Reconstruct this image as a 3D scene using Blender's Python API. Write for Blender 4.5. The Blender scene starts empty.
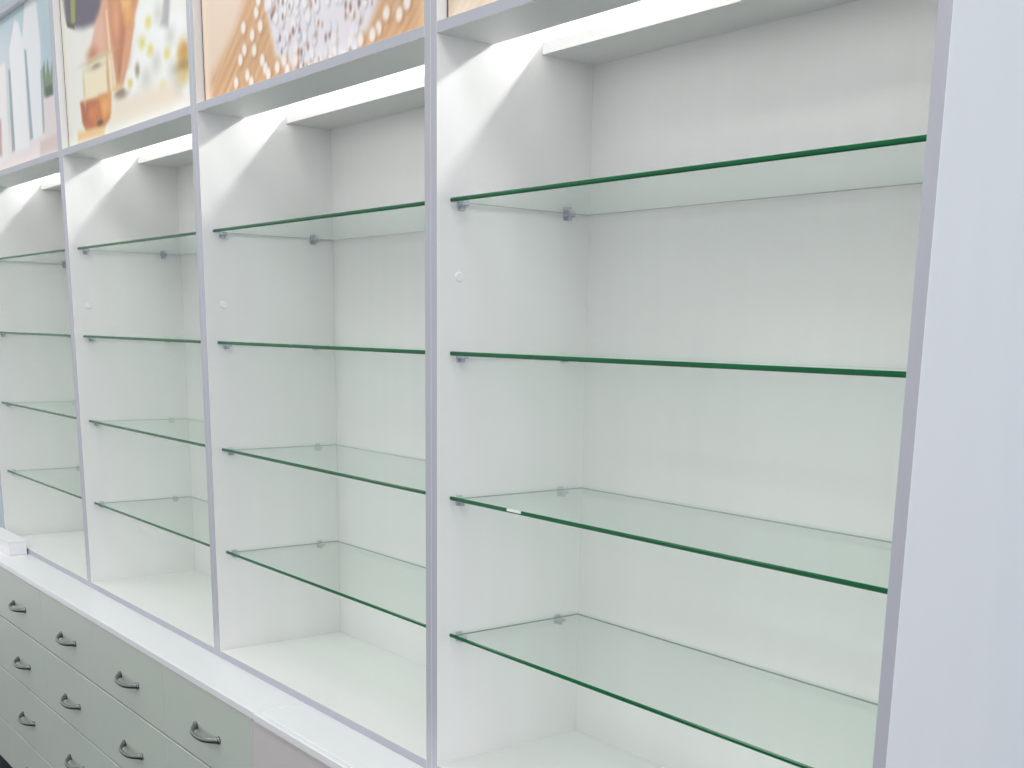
import bpy, bmesh, math, random
import numpy as np
from mathutils import Matrix, Vector

# ------------------------------------------------------------------ camera, world, lights, exposure
scene = bpy.context.scene
COL = scene.collection
F, PX, PY = 1163.7366, 541.7022, 592.3624
YAW, PITCH, ROLL = 0.8913, -0.2204, 0.0194
CAM = Vector((1.4601, -0.9727, 1.3579))

def make_camera():
    c, s = math.cos(YAW), math.sin(YAW)
    f = Vector((-s * math.cos(PITCH), c * math.cos(PITCH), math.sin(PITCH)))
    r = Vector((c, s, 0)); u = r.cross(f)
    r, u = math.cos(ROLL) * r + math.sin(ROLL) * u, -math.sin(ROLL) * r + math.cos(ROLL) * u
    cd = bpy.data.cameras.new('camera')
    cd.sensor_fit = 'HORIZONTAL'; cd.sensor_width = 36
    cd.lens = F / 1024 * 36
    cd.shift_x = (512 - PX) / 1024
    cd.shift_y = (PY - 384) / 1024
    cd.clip_start = 0.02
    o = bpy.data.objects.new('camera', cd); COL.objects.link(o)
    m = Matrix((r, u, -f)).transposed().to_4x4(); m.translation = CAM
    o.matrix_world = m
    scene.camera = o
make_camera()

vs = scene.view_settings
vs.view_transform = 'Standard'; vs.look = 'None'; vs.gamma = 1; vs.use_curve_mapping = False
vs.exposure = 0.31

w = bpy.data.worlds.new('world'); scene.world = w; w.use_nodes = True
bg = w.node_tree.nodes['Background']
bg.inputs[0].default_value = (0.97, 0.985, 1.0, 1); bg.inputs[1].default_value = 0.69

LED_STRENGTH = 44.0
CEILING_LAMP_POWER = 8.5

def area_light(name, loc, rot, sx, sy, power, color):
    ld = bpy.data.lights.new(name, 'AREA'); ld.shape = 'RECTANGLE'; ld.size = sx; ld.size_y = sy
    ld.energy = power; ld.color = color
    o = bpy.data.objects.new(name, ld); COL.objects.link(o)
    o.location = loc; o.rotation_euler = rot
    return o
# added area light for bluish daylight from the right; its window is unseen
area_light('added_daylight', (5.2, -0.9, 1.5), (0, math.radians(90), 0), 2.4, 3.4, 37, (0.79, 0.74, 1.0))

# flush panel lamps in the shop ceiling, two rows parallel to the cabinets
for _y in (-.75, -2.5):
    for _x in (-2.7, -.9, .9, 2.7):
        area_light('ceiling_lamp_light', (_x, _y, 2.745), (0, 0, 0), .58, .58, CEILING_LAMP_POWER, (1, .99, .97))

# ------------------------------------------------------------------ helpers
def srgb(r, g, b):
    def l(c):
        c /= 255
        return c / 12.92 if c <= .04045 else ((c + .055) / 1.055) ** 2.4
    return (l(r), l(g), l(b), 1)

def mat(name, color, rough=.5, metal=0., spec=.5, grain=0., grain_scale=(40, 40, 3), bump=0.):
    m = bpy.data.materials.new(name); m.use_nodes = True
    nt = m.node_tree; b = nt.nodes['Principled BSDF']
    b.inputs['Base Color'].default_value = color
    b.inputs['Roughness'].default_value = rough
    b.inputs['Metallic'].default_value = metal
    b.inputs['Specular IOR Level'].default_value = spec
    if grain or bump:
        tc = nt.nodes.new('ShaderNodeTexCoord'); mp = nt.nodes.new('ShaderNodeMapping')
        mp.inputs['Scale'].default_value = grain_scale
        nz = nt.nodes.new('ShaderNodeTexNoise'); nz.inputs['Scale'].default_value = 1.0
        nz.inputs['Detail'].default_value = 4
        nt.links.new(tc.outputs['Object'], mp.inputs[0]); nt.links.new(mp.outputs[0], nz.inputs['Vector'])
        if grain:
            mx = nt.nodes.new('ShaderNodeMix'); mx.data_type = 'RGBA'
            mx.inputs[6].default_value = tuple(c * (1 - grain) for c in color[:3]) + (1,)
            mx.inputs[7].default_value = tuple(min(1, c * (1 + grain)) for c in color[:3]) + (1,)
            nt.links.new(nz.outputs['Fac'], mx.inputs[0]); nt.links.new(mx.outputs[2], b.inputs['Base Color'])
        if bump:
            bp = nt.nodes.new('ShaderNodeBump'); bp.inputs['Strength'].default_value = bump
            bp.inputs['Distance'].default_value = .001
            nt.links.new(nz.outputs['Fac'], bp.inputs['Height']); nt.links.new(bp.outputs[0], b.inputs['Normal'])
    return m

def emission(name, color, strength):
    m = bpy.data.materials.new(name); m.use_nodes = True; nt = m.node_tree
    nt.nodes.clear()
    e = nt.nodes.new('ShaderNodeEmission'); o = nt.nodes.new('ShaderNodeOutputMaterial')
    e.inputs[0].default_value = color; e.inputs[1].default_value = strength
    nt.links.new(e.outputs[0], o.inputs[0])
    return m

def glass_mat(name, tint):
    # clear sheet glass: tinted see-through with a Fresnel mirror layer
    m = bpy.data.materials.new(name); m.use_nodes = True; nt = m.node_tree; nt.nodes.clear()
    t = nt.nodes.new('ShaderNodeBsdfTransparent'); t.inputs[0].default_value = tint
    g = nt.nodes.new('ShaderNodeBsdfGlossy'); g.inputs['Roughness'].default_value = .02
    g.inputs['Color'].default_value = (.95, 1, .97, 1)
    fr = nt.nodes.new('ShaderNodeFresnel'); fr.inputs[0].default_value = 1.35
    mx = nt.nodes.new('ShaderNodeMixShader'); o = nt.nodes.new('ShaderNodeOutputMaterial')
    # the mirror layer sits on the outer faces only (no false total reflection from the inside)
    ge = nt.nodes.new('ShaderNodeNewGeometry'); inv = nt.nodes.new('ShaderNodeMath'); inv.operation = 'SUBTRACT'
    inv.inputs[0].default_value = 1.0; nt.links.new(ge.outputs['Backfacing'], inv.inputs[1])
    mu = nt.nodes.new('ShaderNodeMath'); mu.operation = 'MULTIPLY'
    nt.links.new(fr.outputs[0], mu.inputs[0]); nt.links.new(inv.outputs[0], mu.inputs[1])
    nt.links.new(mu.outputs[0], mx.inputs[0]); nt.links.new(t.outputs[0], mx.inputs[1])
    nt.links.new(g.outputs[0], mx.inputs[2]); nt.links.new(mx.outputs[0], o.inputs[0])
    return m

M = dict(
    laminate=mat('white laminate', srgb(238, 238, 236), .38, grain=.025, grain_scale=(22, 22, 1.6), bump=.05),
    laminate_x=mat('white laminate grain along run', srgb(238, 238, 236), .38, grain=.025, grain_scale=(1.6, 22, 22), bump=.05),
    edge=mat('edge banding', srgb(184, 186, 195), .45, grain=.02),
    worktop=mat('worktop laminate', srgb(243, 244, 246), .3, grain=.015, grain_scale=(2, 20, 20)),
    drawer=mat('drawer front laminate', srgb(200, 208, 198), .42, grain=.02, grain_scale=(2, 20, 20)),
    door=mat('door front laminate', srgb(212, 206, 205), .42, grain=.02, grain_scale=(20, 20, 2)),
    carcass=mat('carcass board', srgb(84, 92, 86), .6),
    metal=mat('brushed steel', srgb(138, 144, 140), .3, metal=1.0, grain=.05, grain_scale=(8, 200, 200)),
    clip=mat('grey clip metal', srgb(184, 189, 200), .4, metal=0., grain=.03),
    cap=mat('white plastic cap', srgb(244, 244, 246), .4, grain=.01),
    gap_shade=mat('gap shade strip', srgb(120, 95, 80), .6, grain=.1),
    plinth=mat('dark plinth', srgb(24, 34, 40), .5, grain=.1),
    floor=mat('dark floor tile', srgb(38, 48, 56), .35, grain=.1, grain_scale=(3, 3, 3)),
    wall=mat('painted wall', srgb(206, 220, 226), .8, grain=.015, grain_scale=(6, 6, 6), bump=.1),
    ceiling=mat('ceiling paint', srgb(228, 232, 234), .8, grain=.01, grain_scale=(6, 6, 6)),
    glass=glass_mat('shelf glass', (.952, .985, .966, 1)),
    glass_edge=mat('green glass edge', srgb(0, 96, 54), .2, spec=.25, grain=.35, grain_scale=(9, 9, 9)),
    glass_rear=mat('ground glass edge', srgb(104, 118, 110), .4, grain=.1, grain_scale=(9, 9, 9)),
    mark=mat('white sticker', srgb(248, 252, 250), .5, grain=.01),
    lamp=emission('led diffuser', (1, .99, .97, 1), LED_STRENGTH),
    alu=mat('aluminium profile', srgb(200, 202, 205), .4, metal=1.0, grain=.03),
)

def tag(o, label=None, cat=None, group=None, kind=None):
    for k, v in (('label', label), ('category', cat), ('group', group), ('kind', kind)):
        if v: o[k] = v
    return o

def empty(name, loc=(0, 0, 0)):
    o = bpy.data.objects.new(name, None); o.empty_display_size = .05
    COL.objects.link(o); o.location = loc
    return o

def link_mesh(name, bm, mats, parent=None, loc=(0, 0, 0)):
    me = bpy.data.meshes.new(name); bm.normal_update(); bm.to_mesh(me); bm.free()
    for m in (mats if isinstance(mats, (list, tuple)) else [mats]): me.materials.append(m)
    o = bpy.data.objects.new(name, me); COL.objects.link(o)
    o.location = loc
    if parent: o.parent = parent
    return o

def place(name, mesh, parent=None, loc=(0, 0, 0), rot=None):
    o = bpy.data.objects.new(name, mesh); COL.objects.link(o); o.location = loc
    if rot: o.rotation_euler = rot
    if parent: o.parent = parent
    return o

def add_box(bm, lo, hi, bevel=0., mi=0):
    ret = bmesh.ops.create_cube(bm, size=1)
    vs_ = ret['verts']
    for v in vs_:
        v.co = Vector([(lo[i] + hi[i]) / 2 + v.co[i] * (hi[i] - lo[i]) for i in range(3)])
    faces = list({f for v in vs_ for f in v.link_faces})
    for f in faces: f.material_index = mi
    if bevel:
        edges = list({e for v in vs_ for e in v.link_edges})
        r = bmesh.ops.bevel(bm, geom=edges, offset=bevel, segments=1, affect='EDGES', profile=.5)
        for f in r['faces']: f.material_index = mi
    return bm

def box(name, lo, hi, m, parent=None, bevel=0.0006, base=None):
    """box given in world coordinates; origin at its centre, parented to an unrotated thing at `base`"""
    c = [(a + b) / 2 for a, b in zip(lo, hi)]
    bm = bmesh.new()
    add_box(bm, [a - k for a, k in zip(lo, c)], [b - k for b, k in zip(hi, c)], bevel)
    b0 = base or (0, 0, 0)
    return link_mesh(name, bm, m, parent, [k - q for k, q in zip(c, b0)])

def panel(name, lo, hi, parent, base, m='laminate', bevel=.0003):
    """cabinet board whose front (-y) edge carries the edge band as its own material slot"""
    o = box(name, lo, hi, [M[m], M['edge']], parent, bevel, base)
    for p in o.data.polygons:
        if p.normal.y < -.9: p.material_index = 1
    return o

# ------------------------------------------------------------------ measures (metres)
W, TH = 0.80, 0.0158            # clear width of a bay, board thickness
PITCH_X = W + 2 * TH + .0001
DEPTH = 0.2896
Z_TOPOFWORK, Z_BOT = 0.6646, 0.6806
Z_SOFFIT, Z_RAIL = 1.760, 1.7752
Z_TOP = 2.163
FLOOR_Z = -0.105
SHELF_Z = [1.5403, 1.3238, 1.1083, 0.8931]
SLOT_A, SLOT_B = 0.0973, 0.1882
Y_WORK = -0.1005
Y_FRONT = -0.0985

# ------------------------------------------------------------------ setting
def structure(name, lo, hi, m):
    o = box(name, lo, hi, m, None, 0); o['kind'] = 'structure'; return o
structure('floor', (-4.6, -4.2, FLOOR_Z - .05), (5.2, .45, FLOOR_Z), M['floor'])
structure('wall_back', (-4.6, .302, FLOOR_Z), (5.2, .45, 2.75), M['wall'])
structure('ceiling', (-4.6, -4.2, 2.75), (5.2, .45, 2.80), M['ceiling'])

# ------------------------------------------------------------------ shared small meshes
def mesh_of(bm, mats, name):
    me = bpy.data.meshes.new(name); bm.normal_update(); bm.to_mesh(me); bm.free()
    for m in mats: me.materials.append(m)
    return me

def clip_mesh():
    """shelf support: wall plate, lower jaw, upper jaw and clamping screw; +x points away from the wall"""
    bm = bmesh.new()
    add_box(bm, (0, -.006, -.013), (.0025, .006, .0028), .0008)           # wall plate
    add_box(bm, (.002, -.006, -.0075), (.016, .006, -.0032), .001)     # lower jaw under the glass
    r = bmesh.ops.create_cone(bm, cap_ends=True, segments=12, radius1=.0038, radius2=.0034, depth=.005)
    for v in r['verts']: v.co += Vector((.009, 0, -.0100))
    return mesh_of(bm, [M['clip']], 'shelf_clip')

def cap_mesh():
    bm = bmesh.new()
    r = bmesh.ops.create_cone(bm, cap_ends=True, segments=20, radius1=.0075, radius2=.006, depth=.002)
    bmesh.ops.rotate(bm, verts=r['verts'], matrix=Matrix.Rotation(math.radians(90), 3, 'Y'))
    for v in r['verts']: v.co.x += .001
    return mesh_of(bm, [M['cap']], 'screw_cap')

CLIP, CAP = clip_mesh(), cap_mesh()

def shelf_mesh():
    """toughened glass sheet 792 x 262 x 6 mm with polished green edges"""
    lx, y0, y1, h = W / 2 - .0035, .0195, .284, .003
    bm = bmesh.new()
    add_box(bm, (-lx, y0, -h), (lx, y1, h), .0017)
    bm.normal_update()
    for f in bm.faces:
        n = f.normal
        if n.y < -.3: f.material_index = 1
        elif -.9 < n.z < -.1 : f.material_index = 2        # ground lower arris along the back and the ends
        else: f.material_index = 0
    return mesh_of(bm, [M['glass'], M['glass_edge'], M['glass_rear']], 'glass_shelf')
SHELF = shelf_mesh()

# ------------------------------------------------------------------ the four display cabinets
BAYS = [
    dict(name='rightmost', where='under the pale wood poster', cab='widest-looking white open display cabinet at the right end of the row'),
    dict(name='pills', where='under the white pills poster', cab='white open display cabinet under the poster of white pills'),
    dict(name='tea', where='under the amber tea poster', cab='white open display cabinet under the poster of amber tea and daisies'),
    dict(name='vases', where='under the white vases poster', cab='white open display cabinet farthest left under the white vases poster'),
]
ROWS = ['topmost', 'second from top', 'third from top', 'lowest']
CAP_Z = [1.434, 1.398, 1.40, 1.40]
for i, B in enumerate(BAYS):
    x0 = -i * PITCH_X; x1 = x0 + W
    base = (x0 + W / 2, DEPTH / 2, Z_TOPOFWORK)
    cab = tag(empty('display_cabinet', base), B['cab'], 'cabinet', 'display cabinets in the row')
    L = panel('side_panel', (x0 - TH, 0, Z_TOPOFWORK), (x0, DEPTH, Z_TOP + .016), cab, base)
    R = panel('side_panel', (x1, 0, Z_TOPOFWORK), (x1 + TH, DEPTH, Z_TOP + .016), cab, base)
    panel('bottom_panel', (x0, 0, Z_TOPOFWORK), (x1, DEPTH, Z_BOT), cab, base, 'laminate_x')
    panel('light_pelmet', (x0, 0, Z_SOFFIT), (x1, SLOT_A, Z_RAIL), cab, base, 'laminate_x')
    box('rear_soffit', (x0, SLOT_B, Z_SOFFIT), (x1, DEPTH, Z_SOFFIT + .0165), M['laminate_x'], cab, .0003, base)
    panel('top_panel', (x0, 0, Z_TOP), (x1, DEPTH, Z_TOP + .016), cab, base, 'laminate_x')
    box('back_panel', (x0 - TH, DEPTH, Z_TOPOFWORK), (x1 + TH, DEPTH + .004, Z_TOP + .016), M['laminate'], cab, 0, base)
    for sp, sx, xw in ((L, 1, x0), (R, -1, x1)):
        ox, oy, oz = [a + b for a, b in zip(sp.location, base)]
        for z in SHELF_Z:
            for y in (.040, .241):
                place('shelf_clip', CLIP, sp, (xw - ox, y - oy, z - oz), (0, 0, 0 if sx > 0 else math.pi))
        place('screw_cap', CAP, sp, (xw - ox, .039 - oy, CAP_Z[i] - oz), (0, 0, 0 if sx > 0 else math.pi))
    # glass shelves
    for k, z in enumerate(SHELF_Z):
        s = place('glass_shelf', SHELF, None, (x0 + W / 2, 0, z))
        extra = ' with a small white sticker' if (i == 0 and k == 2) else ''
        wh = {'rightmost': 'in the rightmost cabinet'}.get(B['name'], 'in the cabinet ' + B['where'])
        tag(s, f'{ROWS[k]} green-edged clear glass shelf {wh}{extra}', 'shelf', 'glass shelves')
        if extra:
            box('mark', (.150, .0186, z - .0005), (.182, .0196, z + .0034), M['mark'], s, 0, (x0 + W / 2, 0, z))  # small raised white mark on the front edge of the shelf
    # the strip light in the box above, shining forward through the slot
    ld = tag(empty('led_strip', (x0 + W / 2, DEPTH, 1.882)),
             {'rightmost': 'led strip light glowing in the soffit slot of the rightmost cabinet'}.get(B['name'], 'led strip light glowing in the soffit slot ' + B['where']),
             'light', 'strip lights in the soffit slots')
    b0 = (x0 + W / 2, DEPTH, 1.882)
    box('profile', (x0 + .006, DEPTH - .009, 1.873), (x1 - .006, DEPTH - .0005, 1.891), M['alu'], ld, 0, b0)
    box('diffuser', (x0 + .008, DEPTH - .016, 1.876), (x1 - .008, DEPTH - .009, 1.888), M['lamp'], ld, 0, b0)

# ------------------------------------------------------------------ printed posters above the bays
VASE= [('p', [(-2.632, 2.131), (-2.189, 2.115), (-1.827, 2.078), (-1.638, 2.059), (-1.607, 2.194), (-2.556, 2.339)], (186, 206, 214), 0.05), ('p', [(-2.997, 1.878), (-1.681, 1.87), (-1.712, 1.732), (-3.06, 1.723)], (234, 224, 220), 0.04), ('p', [(-1.822, 2.101), (-1.663, 2.086), (-1.711, 1.874), (-1.862, 1.873)], (178, 200, 211), 0.025), ('p', [(-2.291, 2.053), (-2.157, 2.053), (-2.191, 1.801), (-2.37, 1.804)], (236, 232, 232), 0.008), ('p', [(-2.11, 2.076), (-2.044, 2.14), (-2.009, 2.129), (-1.973, 2.059), (-1.994, 1.813), (-2.127, 1.816)], (238, 238, 240), 0.006), ('p', [(-1.986, 2.081), (-1.946, 2.159), (-1.883, 2.194), (-1.844, 2.147), (-1.836, 2.044), (-1.872, 1.833), (-1.953, 1.829)], (234, 236, 238), 0.008), ('p', [(-2.134, 2.029), (-2.115, 2.027), (-2.125, 1.821), (-2.155, 1.819)], (146, 158, 162), 0.006), ('p', [(-1.975, 2.055), (-1.957, 2.052), (-1.952, 1.834), (-1.979, 1.832)], (148, 168, 180), 0.006), ('p', [(-1.85, 1.987), (-1.834, 1.985), (-1.844, 1.842), (-1.863, 1.834)], (156, 170, 176), 0.006), ('p', [(-2.291, 1.919), (-2.24, 1.913), (-2.257, 1.821), (-2.322, 1.819)], (190, 155, 148), 0.01), ('p', [(-1.841, 1.922), (-1.75, 1.919), (-1.748, 1.822), (-1.848, 1.823)], (228, 214, 214), 0.008), ('p', [(-1.834, 1.985), (-1.813, 2.001), (-1.806, 1.962), (-1.787, 2.002), (-1.772, 1.964), (-1.749, 1.991), (-1.758, 1.92), (-1.833, 1.92)], (110, 132, 96), 0.007), ('p', [(-1.819, 1.94), (-1.761, 1.941), (-1.758, 1.918), (-1.816, 1.918)], (58, 72, 58), 0.007), ('p', [(-1.893, 1.818), (-1.723, 1.824), (-1.733, 1.782), (-1.902, 1.782)], (215, 195, 190), 0.01)]
TEA= [('p', [(-1.653, 2.127), (-1.346, 2.068), (-1.359, 2.029), (-1.421, 2.022), (-1.504, 2.027), (-1.567, 2.038), (-1.622, 2.061)], (98, 90, 106), 0.012), ('p', [(-1.58, 2.113), (-1.545, 2.106), (-1.557, 2.05), (-1.588, 2.046)], (150, 160, 80), 0.004), ('p', [(-1.621, 2.065), (-1.566, 2.045), (-1.567, 2.036), (-1.617, 2.049)], (70, 72, 40), 0.004), ('p', [(-1.365, 2.071), (-1.266, 2.053), (-1.323, 1.941), (-1.455, 1.955), (-1.464, 1.978), (-1.415, 2.018)], (224, 168, 138), 0.014), ('p', [(-1.333, 2.065), (-1.144, 2.029), (-1.181, 1.978), (-1.211, 1.943), (-1.234, 1.913), (-1.272, 1.871), (-1.309, 1.876), (-1.319, 1.93), (-1.327, 1.993)], (208, 140, 94), 0.012), ('p', [(-1.249, 2.043), (-1.19, 2.032), (-1.212, 2.009), (-1.247, 2.015)], (240, 196, 120), 0.014), ('p', [(-1.351, 2.038), (-1.339, 2.036), (-1.317, 1.867), (-1.337, 1.866)], (240, 205, 165), 0.003), ('e', -1.117, 1.98, 0.0588, 0.0305, (244, 245, 243), 0.016), ('e', -1.098, 1.915, 0.0585, 0.0308, (244, 245, 243), 0.016), ('e', -1.008, 1.895, 0.0554, 0.03, (244, 245, 243), 0.016), ('e', -1.222, 1.87, 0.0424, 0.0215, (244, 245, 243), 0.016), ('e', -1.037, 1.839, 0.0505, 0.0273, (244, 245, 243), 0.016), ('e', -1.049, 1.945, 0.0504, 0.0267, (244, 245, 243), 0.016), ('e', -1.157, 1.905, 0.054, 0.0279, (244, 245, 243), 0.016), ('e', -0.955, 1.939, 0.0534, 0.0292, (244, 245, 243), 0.016), ('e', -0.951, 1.808, 0.048, 0.0267, (244, 245, 243), 0.016), ('e', -1.098, 1.915, 0.0165, 0.0114, (228, 216, 128), 0.011), ('e', -1.008, 1.895, 0.0156, 0.0111, (228, 216, 128), 0.011), ('e', -1.228, 1.871, 0.0179, 0.0119, (228, 216, 128), 0.011), ('e', -1.038, 1.835, 0.016, 0.0113, (228, 216, 128), 0.011), ('e', -1.101, 1.97, 0.0164, 0.0112, (228, 216, 128), 0.011), ('e', -1.141, 1.936, 0.0169, 0.0115, (228, 216, 128), 0.011), ('e', -0.928, 1.87, 0.0296, 0.0327, (212, 178, 98), 0.022), ('e', -0.921, 1.887, 0.0197, 0.0108, (206, 150, 66), 0.014), ('p', [(-1.009, 2.004), (-0.978, 1.998), (-0.996, 1.94), (-1.037, 1.953)], (176, 174, 176), 0.01), ('e', -1.431, 1.936, 0.0527, 0.0104, (120, 110, 80), 0.01), ('e', -1.423, 1.941, 0.0717, 0.0124, (236, 226, 196), 0.008), ('e', -1.432, 1.932, 0.0266, 0.0062, (96, 84, 60), 0.006), ('p', [(-1.523, 1.935), (-1.339, 1.929), (-1.339, 1.853), (-1.53, 1.863)], (242, 230, 196), 0.014), ('p', [(-1.558, 1.871), (-1.35, 1.865), (-1.359, 1.813), (-1.402, 1.799), (-1.528, 1.804), (-1.552, 1.827)], (200, 108, 34), 0.008), ('p', [(-1.551, 1.868), (-1.453, 1.859), (-1.483, 1.813), (-1.539, 1.821)], (172, 80, 28), 0.012), ('p', [(-1.43, 1.869), (-1.343, 1.866), (-1.351, 1.821), (-1.407, 1.81)], (222, 144, 58), 0.012), ('e', -1.428, 1.811, 0.0201, 0.0064, (92, 58, 22), 0.004), ('p', [(-1.587, 1.806), (-1.403, 1.797), (-1.405, 1.784), (-1.59, 1.788)], (238, 188, 112), 0.014), ('e', -1.287, 1.857, 0.0307, 0.0081, (130, 104, 84), 0.006), ('p', [(-1.321, 1.847), (-0.947, 1.839), (-0.927, 1.795), (-1.362, 1.799)], (240, 226, 206), 0.02), ('e', -1.257, 1.957, 0.0418, 0.0515, (192, 116, 76), 0.03), ('e', -1.286, 2.006, 0.0183, 0.0355, (224, 160, 116), 0.02), ('e', -1.213, 2.003, 0.0233, 0.0193, (232, 170, 96), 0.02), ('e', -1.273, 1.902, 0.0183, 0.0241, (176, 108, 78), 0.014), ('p', [(-1.229, 1.98), (-1.181, 1.98), (-1.227, 1.916), (-1.272, 1.873), (-1.29, 1.876)], (218, 156, 114), 0.012), ('e', -1.399, 1.995, 0.0324, 0.0368, (230, 182, 156), 0.02), ('e', -1.453, 1.963, 0.0334, 0.0125, (196, 128, 92), 0.014), ('e', -1.215, 1.878, 0.0236, 0.0178, (246, 246, 242), 0.01), ('e', -1.23, 1.859, 0.0238, 0.016, (246, 246, 242), 0.01), ('e', -1.199, 1.863, 0.0176, 0.0158, (246, 246, 242), 0.01), ('e', -1.223, 1.868, 0.0131, 0.0089, (226, 206, 110), 0.008), ('e', -1.177, 1.888, 0.0116, 0.0117, (150, 140, 100), 0.012), ('e', -1.421, 1.95, 0.078, 0.0045, (206, 186, 140), 0.006), ('e', -1.358, 1.894, 0.0096, 0.0455, (214, 170, 112), 0.008), ('e', -1.523, 1.899, 0.0084, 0.0345, (222, 206, 170), 0.008), ('e', -1.478, 1.838, 0.0274, 0.0172, (214, 120, 40), 0.016), ('e', -1.387, 1.842, 0.0196, 0.0147, (236, 168, 84), 0.014), ('e', -1.298, 1.869, 0.0248, 0.0061, (222, 186, 120), 0.008), ('e', -1.275, 1.851, 0.0245, 0.0051, (150, 128, 110), 0.01), ('e', -1.069, 1.887, 0.0216, 0.017, (214, 214, 206), 0.02), ('e', -0.981, 1.859, 0.0205, 0.0166, (214, 214, 206), 0.02), ('e', -1.128, 1.865, 0.0224, 0.0174, (214, 214, 206), 0.02), ('e', -0.988, 1.924, 0.0204, 0.0164, (214, 214, 206), 0.02), ('e', -1.045, 1.975, 0.0211, 0.0165, (214, 214, 206), 0.02), ('e', -0.958, 1.833, 0.0202, 0.0166, (214, 214, 206), 0.02), ('e', -0.929, 1.859, 0.0247, 0.0073, (150, 110, 50), 0.014), ('e', -0.936, 1.841, 0.0199, 0.011, (222, 196, 130), 0.02)]
PILLBG= [('p', [(-0.868, 2.073), (-0.564, 2.006), (-0.684, 1.883), (-0.778, 1.829), (-0.849, 1.822)], (236, 212, 190), 0.02)]
PILLREG= [(-0.56, 2.052), (-0.568, 1.944), (-0.55, 1.876), (-0.527, 1.816), (-0.473, 1.787), (-0.431, 1.754), (-0.368, 1.756), (-0.307, 1.766), (-0.269, 1.783), (-0.213, 1.805), (-0.182, 1.839), (-0.161, 1.903), (-0.146, 1.953)]
PILLS= [(-0.596, 1.897), (-0.65, 1.881), (-0.615, 1.863), (-0.582, 1.872), (-0.649, 1.844), (-0.609, 1.837), (-0.667, 1.83), (-0.578, 1.816), (-0.64, 1.8), (-0.625, 1.786), (-0.688, 1.794), (-0.567, 1.801), (-0.556, 1.79), (-0.521, 1.796), (-0.494, 1.803), (-0.484, 1.786), (-0.454, 1.797), (-0.586, 1.915), (-0.16, 1.817), (-0.124, 1.809), (-0.102, 1.821), (-0.183, 1.8), (-0.201, 1.794), (-0.237, 1.793), (-0.333, 1.776), (-0.401, 1.774), (-0.134, 1.85), (-0.176, 1.865)]

def sstep(d, s): # signed distance (negative inside) -> coverage
    t = np.clip(.5 - d / (2 * s), 0, 1); return t * t * (3 - 2 * t)

def paint(img, X, Z, prims):
    for p in prims:
        if p[0] == 'e':
            _, cx, cz, rx, rz, c, s = p
            q = np.sqrt(((X - cx) / rx) ** 2 + ((Z - cz) / rz) ** 2)
            a = sstep((q - 1) * min(rx, rz), s)
        else:
            _, pts, c, s = p
            d = np.full(X.shape, 1e9); inside = np.zeros(X.shape, bool); n = len(pts)
            for i in range(n):
                (ax, az), (bx, bz) = pts[i], pts[(i + 1) % n]
                ex, ez = bx - ax, bz - az; L2 = ex * ex + ez * ez + 1e-12
                t = np.clip(((X - ax) * ex + (Z - az) * ez) / L2, 0, 1)
                d = np.minimum(d, np.hypot(X - ax - t * ex, Z - az - t * ez))
                cr = ((az > Z) != (bz > Z)) & (X < (bx - ax) * (Z - az) / (bz - az + 1e-12) + ax)
                inside ^= cr
            a = sstep(np.where(inside, -d, d), s)
        img[:] = img * (1 - a[..., None]) + np.array(c, float) * a[..., None]

def wood(X, Z, base, amp, seed):
    rng = np.random.RandomState(seed); q = X * .75 - Z; g = np.zeros_like(X)
    for k in range(14):
        fr = rng.uniform(60, 420); g += np.sin(q * fr + rng.uniform(0, 6) + 2 * np.sin((X + Z) * rng.uniform(4, 14))) * rng.uniform(.3, 1)
    return np.array(base, float) + (g / 4)[..., None] * np.array(amp, float)

def inpoly(pts, x, z):
    r = False; n = len(pts)
    for i in range(n):
        (ax, az), (bx, bz) = pts[i], pts[(i + 1) % n]
        if (az > z) != (bz > z) and x < (bx - ax) * (z - az) / (bz - az) + ax: r = not r
    return r

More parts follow.
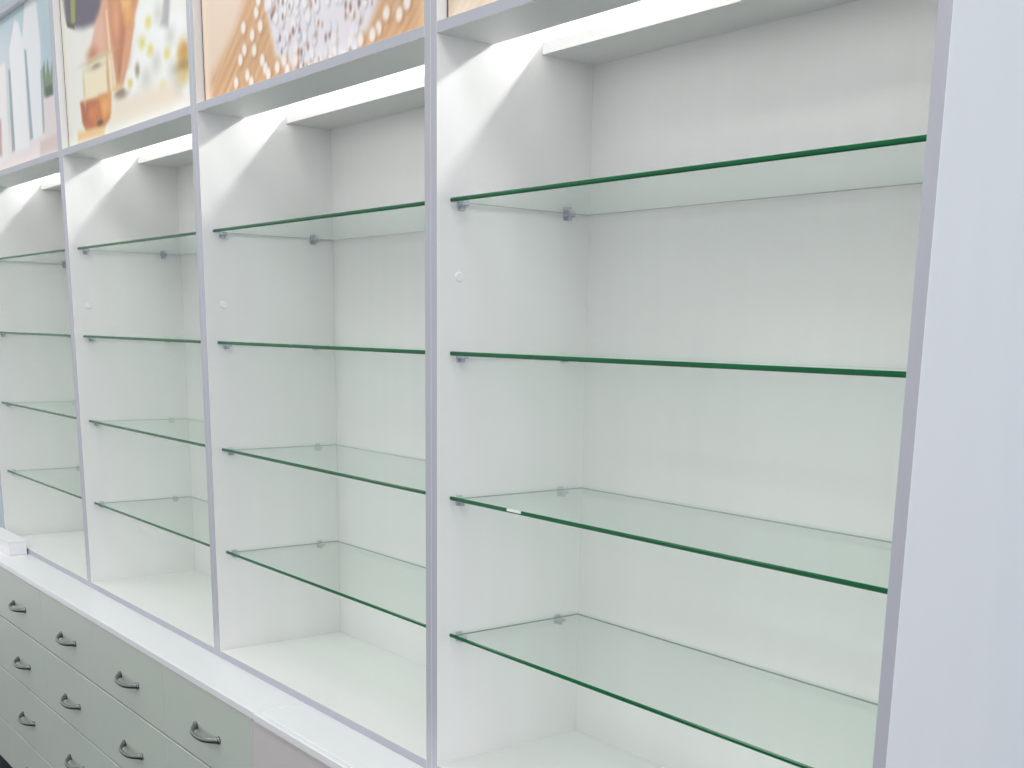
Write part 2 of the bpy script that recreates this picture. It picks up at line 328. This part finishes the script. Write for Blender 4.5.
def print_vases(X, Z, x0):
    img = np.zeros(X.shape + (3,)) + (205, 214, 218); paint(img, X, Z, VASE); return img
def print_tea(X, Z, x0):
    img = np.zeros(X.shape + (3,)) + (238, 237, 228); paint(img, X, Z, TEA)
    paint(img, X, Z, [('p', [(x0, 1.7), (x0 + .03, 1.7), (x0 + .03, 2.2), (x0, 2.2)], (244, 240, 226), .02)]); return img
def print_pills(X, Z, x0):
    img = wood(X, Z, (216, 170, 124), (11, 14, 15), 3); paint(img, X, Z, PILLBG)
    rng = random.Random(5)
    paint(img, X, Z, [('p', PILLREG, (234, 230, 234), .012)])
    pr = []
    xs = [p[0] for p in PILLREG]; zs = [p[1] for p in PILLREG]
    n = 0
    while n < 230:
        x, z = rng.uniform(min(xs), max(xs)), rng.uniform(min(zs), min(2.16, max(zs)))
        if inpoly(PILLREG, x, z):
            pr.append(('e', x + .003, z - .003, .0088, .0108, rng.choice([(196, 186, 192), (206, 190, 184), (186, 180, 190)]), .004))
            pr.append(('e', x, z, .0085, .0105, rng.choice([(240, 238, 242), (232, 230, 238), (244, 240, 238)]), .003)); n += 1
    n = 0
    while n < 100:                                     # dark gaps between the pills
        x, z = rng.uniform(min(xs), max(xs)), rng.uniform(min(zs), min(2.16, max(zs)))
        if inpoly(PILLREG, x, z):
            c = rng.choice([(150, 96, 78), (170, 130, 120), (128, 112, 124), (188, 140, 108)]); s = rng.uniform(.7, 1.3)
            pr.append(('e', x, z, .003 * s, .0048 * s, c, .0035)); n += 1
    for x, z in PILLS:
        pr.append(('e', x + .004, z - .003, .0105, .0115, (190, 134, 94), .007))
        pr.append(('e', x, z, .0095, .0105, (248, 238, 228), .004))
    paint(img, X, Z, pr)
    paint(img, X, Z, [('p', [(x0, 1.7), (x0 + .03, 1.7), (x0 + .03, 2.2), (x0, 2.2)], (246, 226, 202), .02),
                      ('p', [(x0 + .77, 1.7), (x0 + .8, 1.7), (x0 + .8, 1.9), (x0 + .77, 1.9)], (248, 218, 176), .03)])
    return img
def print_wood(X, Z, x0):
    return wood(X, Z, (240, 220, 196), (6, 8, 9), 11)

def poster(name, x0, fn, label, cat, nx=230, nz=110):
    xa, xb, za, zb, y = x0 + .0045, x0 + W - .0045, Z_RAIL + .0005, Z_TOP - .0005, .0165
    base = (x0 + W / 2, y, za)
    t = tag(empty(name, base), label, cat, 'printed panels above the shelves')
    box('backing_board', (xa, y + .0003, za), (xb, y + .004, zb), M['cap'], t, 0, base)
    for xs in ((x0 + .0003, xa), (xb, x0 + W - .0003)):
        box('gap_shade_strip', (xs[0], y, za), (xs[1], y + .003, zb), M['gap_shade'], t, 0, base)  # dark strip standing in for the shaded gap beside the poster
    u = np.linspace(xa, xb, nx + 1); v = np.linspace(za, zb, nz + 1)
    X, Z = np.meshgrid(u, v)
    img = np.clip(fn(X, Z, x0), 0, 255) / 255
    lin = np.where(img <= .04045, img / 12.92, ((img + .055) / 1.055) ** 2.4)
    me = bpy.data.meshes.new('printed_sheet')
    co = np.stack([X - base[0], np.zeros_like(X), Z - base[2]], -1).reshape(-1, 3)
    ii = np.arange(nz)[:, None] * (nx + 1) + np.arange(nx)[None, :]
    q = np.stack([ii, ii + 1, ii + nx + 2, ii + nx + 1], -1).reshape(-1, 4)
    me.from_pydata(co.tolist(), [], q.tolist()); me.update()
    at = me.color_attributes.new('print', 'FLOAT_COLOR', 'POINT')
    at.data.foreach_set('color', np.concatenate([lin.reshape(-1, 3), np.ones((co.shape[0], 1))], 1).astype(np.float32).ravel())
    me.materials.append(PRINT)
    place('printed_sheet', me, t)
    return t
PRINT = bpy.data.materials.new('poster print'); PRINT.use_nodes = True
_n = PRINT.node_tree; _a = _n.nodes.new('ShaderNodeVertexColor'); _a.layer_name = 'print'
_b = _n.nodes['Principled BSDF']; _b.inputs['Roughness'].default_value = .35
_n.links.new(_a.outputs['Color'], _b.inputs['Base Color'])
poster('poster', 0, print_wood, 'pale wood coloured poster above the rightmost cabinet', 'poster')
poster('poster', -PITCH_X, print_pills, 'poster of white pills spilled on orange brown wood', 'poster')
poster('poster', -2 * PITCH_X, print_tea, 'poster of a glass of amber tea with daisies', 'poster')
poster('poster', -3 * PITCH_X, print_vases, 'pale blue poster of tall white vases and a potted plant', 'poster')

# ------------------------------------------------------------------ worktop, drawers and doors below
X_SPLIT = -.470
DRAWER_W = .4414
X_LEFT = X_SPLIT - 5 * DRAWER_W
panel_w = lambda n, lo, hi: box(n, lo, hi, M['worktop'], None, .0012)
tag(panel_w('worktop', (X_LEFT, Y_WORK, Z_TOPOFWORK - .016), (X_SPLIT + .0165, .30, Z_TOPOFWORK - .0002)),
    'long white worktop slab over the drawer cabinets', 'worktop', 'worktop slabs')
wt0 = (.2, .1, Z_TOPOFWORK - .016)
wt = tag(empty('worktop', wt0), 'white worktop slab under the rightmost cabinet, beyond the joint', 'worktop', 'worktop slabs')
box('slab', (X_SPLIT + .0178, Y_WORK + .0105, Z_TOPOFWORK - .016), (.86, .30, Z_TOPOFWORK - .0002), M['worktop'], wt, .0014, wt0)
box('edge_strip', (X_SPLIT + .0178, Y_WORK - .002, Z_TOPOFWORK - .016), (.86, Y_WORK + .0095, Z_TOPOFWORK - .0002), M['worktop'], wt, .0014, wt0)

def handle_mesh():
    """bow handle: flattened rod arching out from two feet"""
    bm = bmesh.new(); n = 22; half = .056; rings = []
    path = []
    for k in range(n + 1):
        t = -1 + 2 * k / n
        path.append(Vector((half * t, -.023 * (1 - abs(t) ** 3.2), -.004 * (1 - t * t))))
    for k, p in enumerate(path):
        d = (path[min(k + 1, n)] - path[max(k - 1, 0)]).normalized()
        up = Vector((0, 0, 1)); side = d.cross(up).normalized()
        e = abs(-1 + 2 * k / n); rz = .0050 + .0022 * e ** 4; rs = .0040 + .002 * e ** 4
        rings.append([bm.verts.new(p + up * rz * math.sin(a) + side * rs * math.cos(a)) for a in [2 * math.pi * j / 10 for j in range(10)]])
    for a, b in zip(rings, rings[1:]):
        for j in range(10): bm.faces.new((a[j], a[(j + 1) % 10], b[(j + 1) % 10], b[j]))
    bm.faces.new(rings[0][::-1]); bm.faces.new(rings[-1])
    for s in (-1, 1):
        r = bmesh.ops.create_cone(bm, cap_ends=True, segments=14, radius1=.0085, radius2=.007, depth=.005)
        bmesh.ops.rotate(bm, verts=r['verts'], matrix=Matrix.Rotation(math.radians(90), 3, 'X'))
        for v in r['verts']: v.co += Vector((s * half, -.0025, 0))
    bmesh.ops.recalc_face_normals(bm, faces=bm.faces)
    for f in bm.faces: f.smooth = len(f.verts) == 4
    return mesh_of(bm, [M['metal']], 'handle')
HANDLE = handle_mesh()

ROW_Z = [.6474, .487, .316, .136, -.008]
HZ = [.560, .391, .221, .046]
def base_body(name, xa, xb, label, cat, group):
    b0 = ((xa + xb) / 2, .1, FLOOR_Z)
    t = tag(empty(name, b0), label, cat, group)
    box('body', (xa + .0004, Y_FRONT + .019, ROW_Z[-1]), (xb - .0004, .298, Z_TOPOFWORK - .0165), M['carcass'], t, 0, b0)
    box('plinth', (xa + .0004, Y_FRONT + .055, FLOOR_Z), (xb - .0004, .28, ROW_Z[-1]), M['plinth'], t, 0, b0)
    return t, b0
ORD = ['rightmost', 'second from right', 'third from right', 'fourth from right', 'leftmost']
for c in range(5):
    xb = X_SPLIT - c * DRAWER_W; xa = xb - DRAWER_W
    t, b0 = base_body('drawer_cabinet', xa, xb, f'grey-green four-drawer cabinet under the worktop, {ORD[c]} of the five', 'cabinet', 'drawer cabinets under the worktop')
    for r in range(4):
        zt, zb = ROW_Z[r] - (.0005 if r == 0 else .0018), ROW_Z[r + 1] + .0018
        d = box('drawer', (xa + .0007, Y_FRONT, zb), (xb - .0007, Y_FRONT + .018, zt), M['drawer'], t, .0012, b0)
        cx, cz = (xa + xb) / 2, (zt + zb) / 2
        place('handle', HANDLE, d, (.010, -.009, HZ[r] - cz))
for c, wh in enumerate(['beside the drawer cabinets', 'in the middle', 'at the right end']):
    xa = X_SPLIT + c * .4287; xb = xa + .4287
    t, b0 = base_body('door_cabinet', xa, xb, f'plain pinkish grey door cabinet under the worktop {wh}', 'cabinet', 'door cabinets under the worktop')
    d = box('door', (xa + .001, Y_FRONT, ROW_Z[-1] + .0015), (xb - .001, Y_FRONT + .018, ROW_Z[0] - .0015), M['door'], t, .0012, b0)
    place('handle', HANDLE, d, (.16, -.009, .05), (0, math.pi / 2, 0))

# small white box standing on the worktop at the far left
b0 = (-2.38, -.03, Z_TOPOFWORK)
wb = tag(empty('cable_box', b0), 'small white box on the worktop at the foot of the leftmost cabinet', 'box')
box('body', (-2.52, -.056, Z_TOPOFWORK), (-2.245, -.004, .703), M['cap'], wb, .001, b0)
box('lid', (-2.521, -.057, .703), (-2.244, -.003, .709), M['cap'], wb, .001, b0)
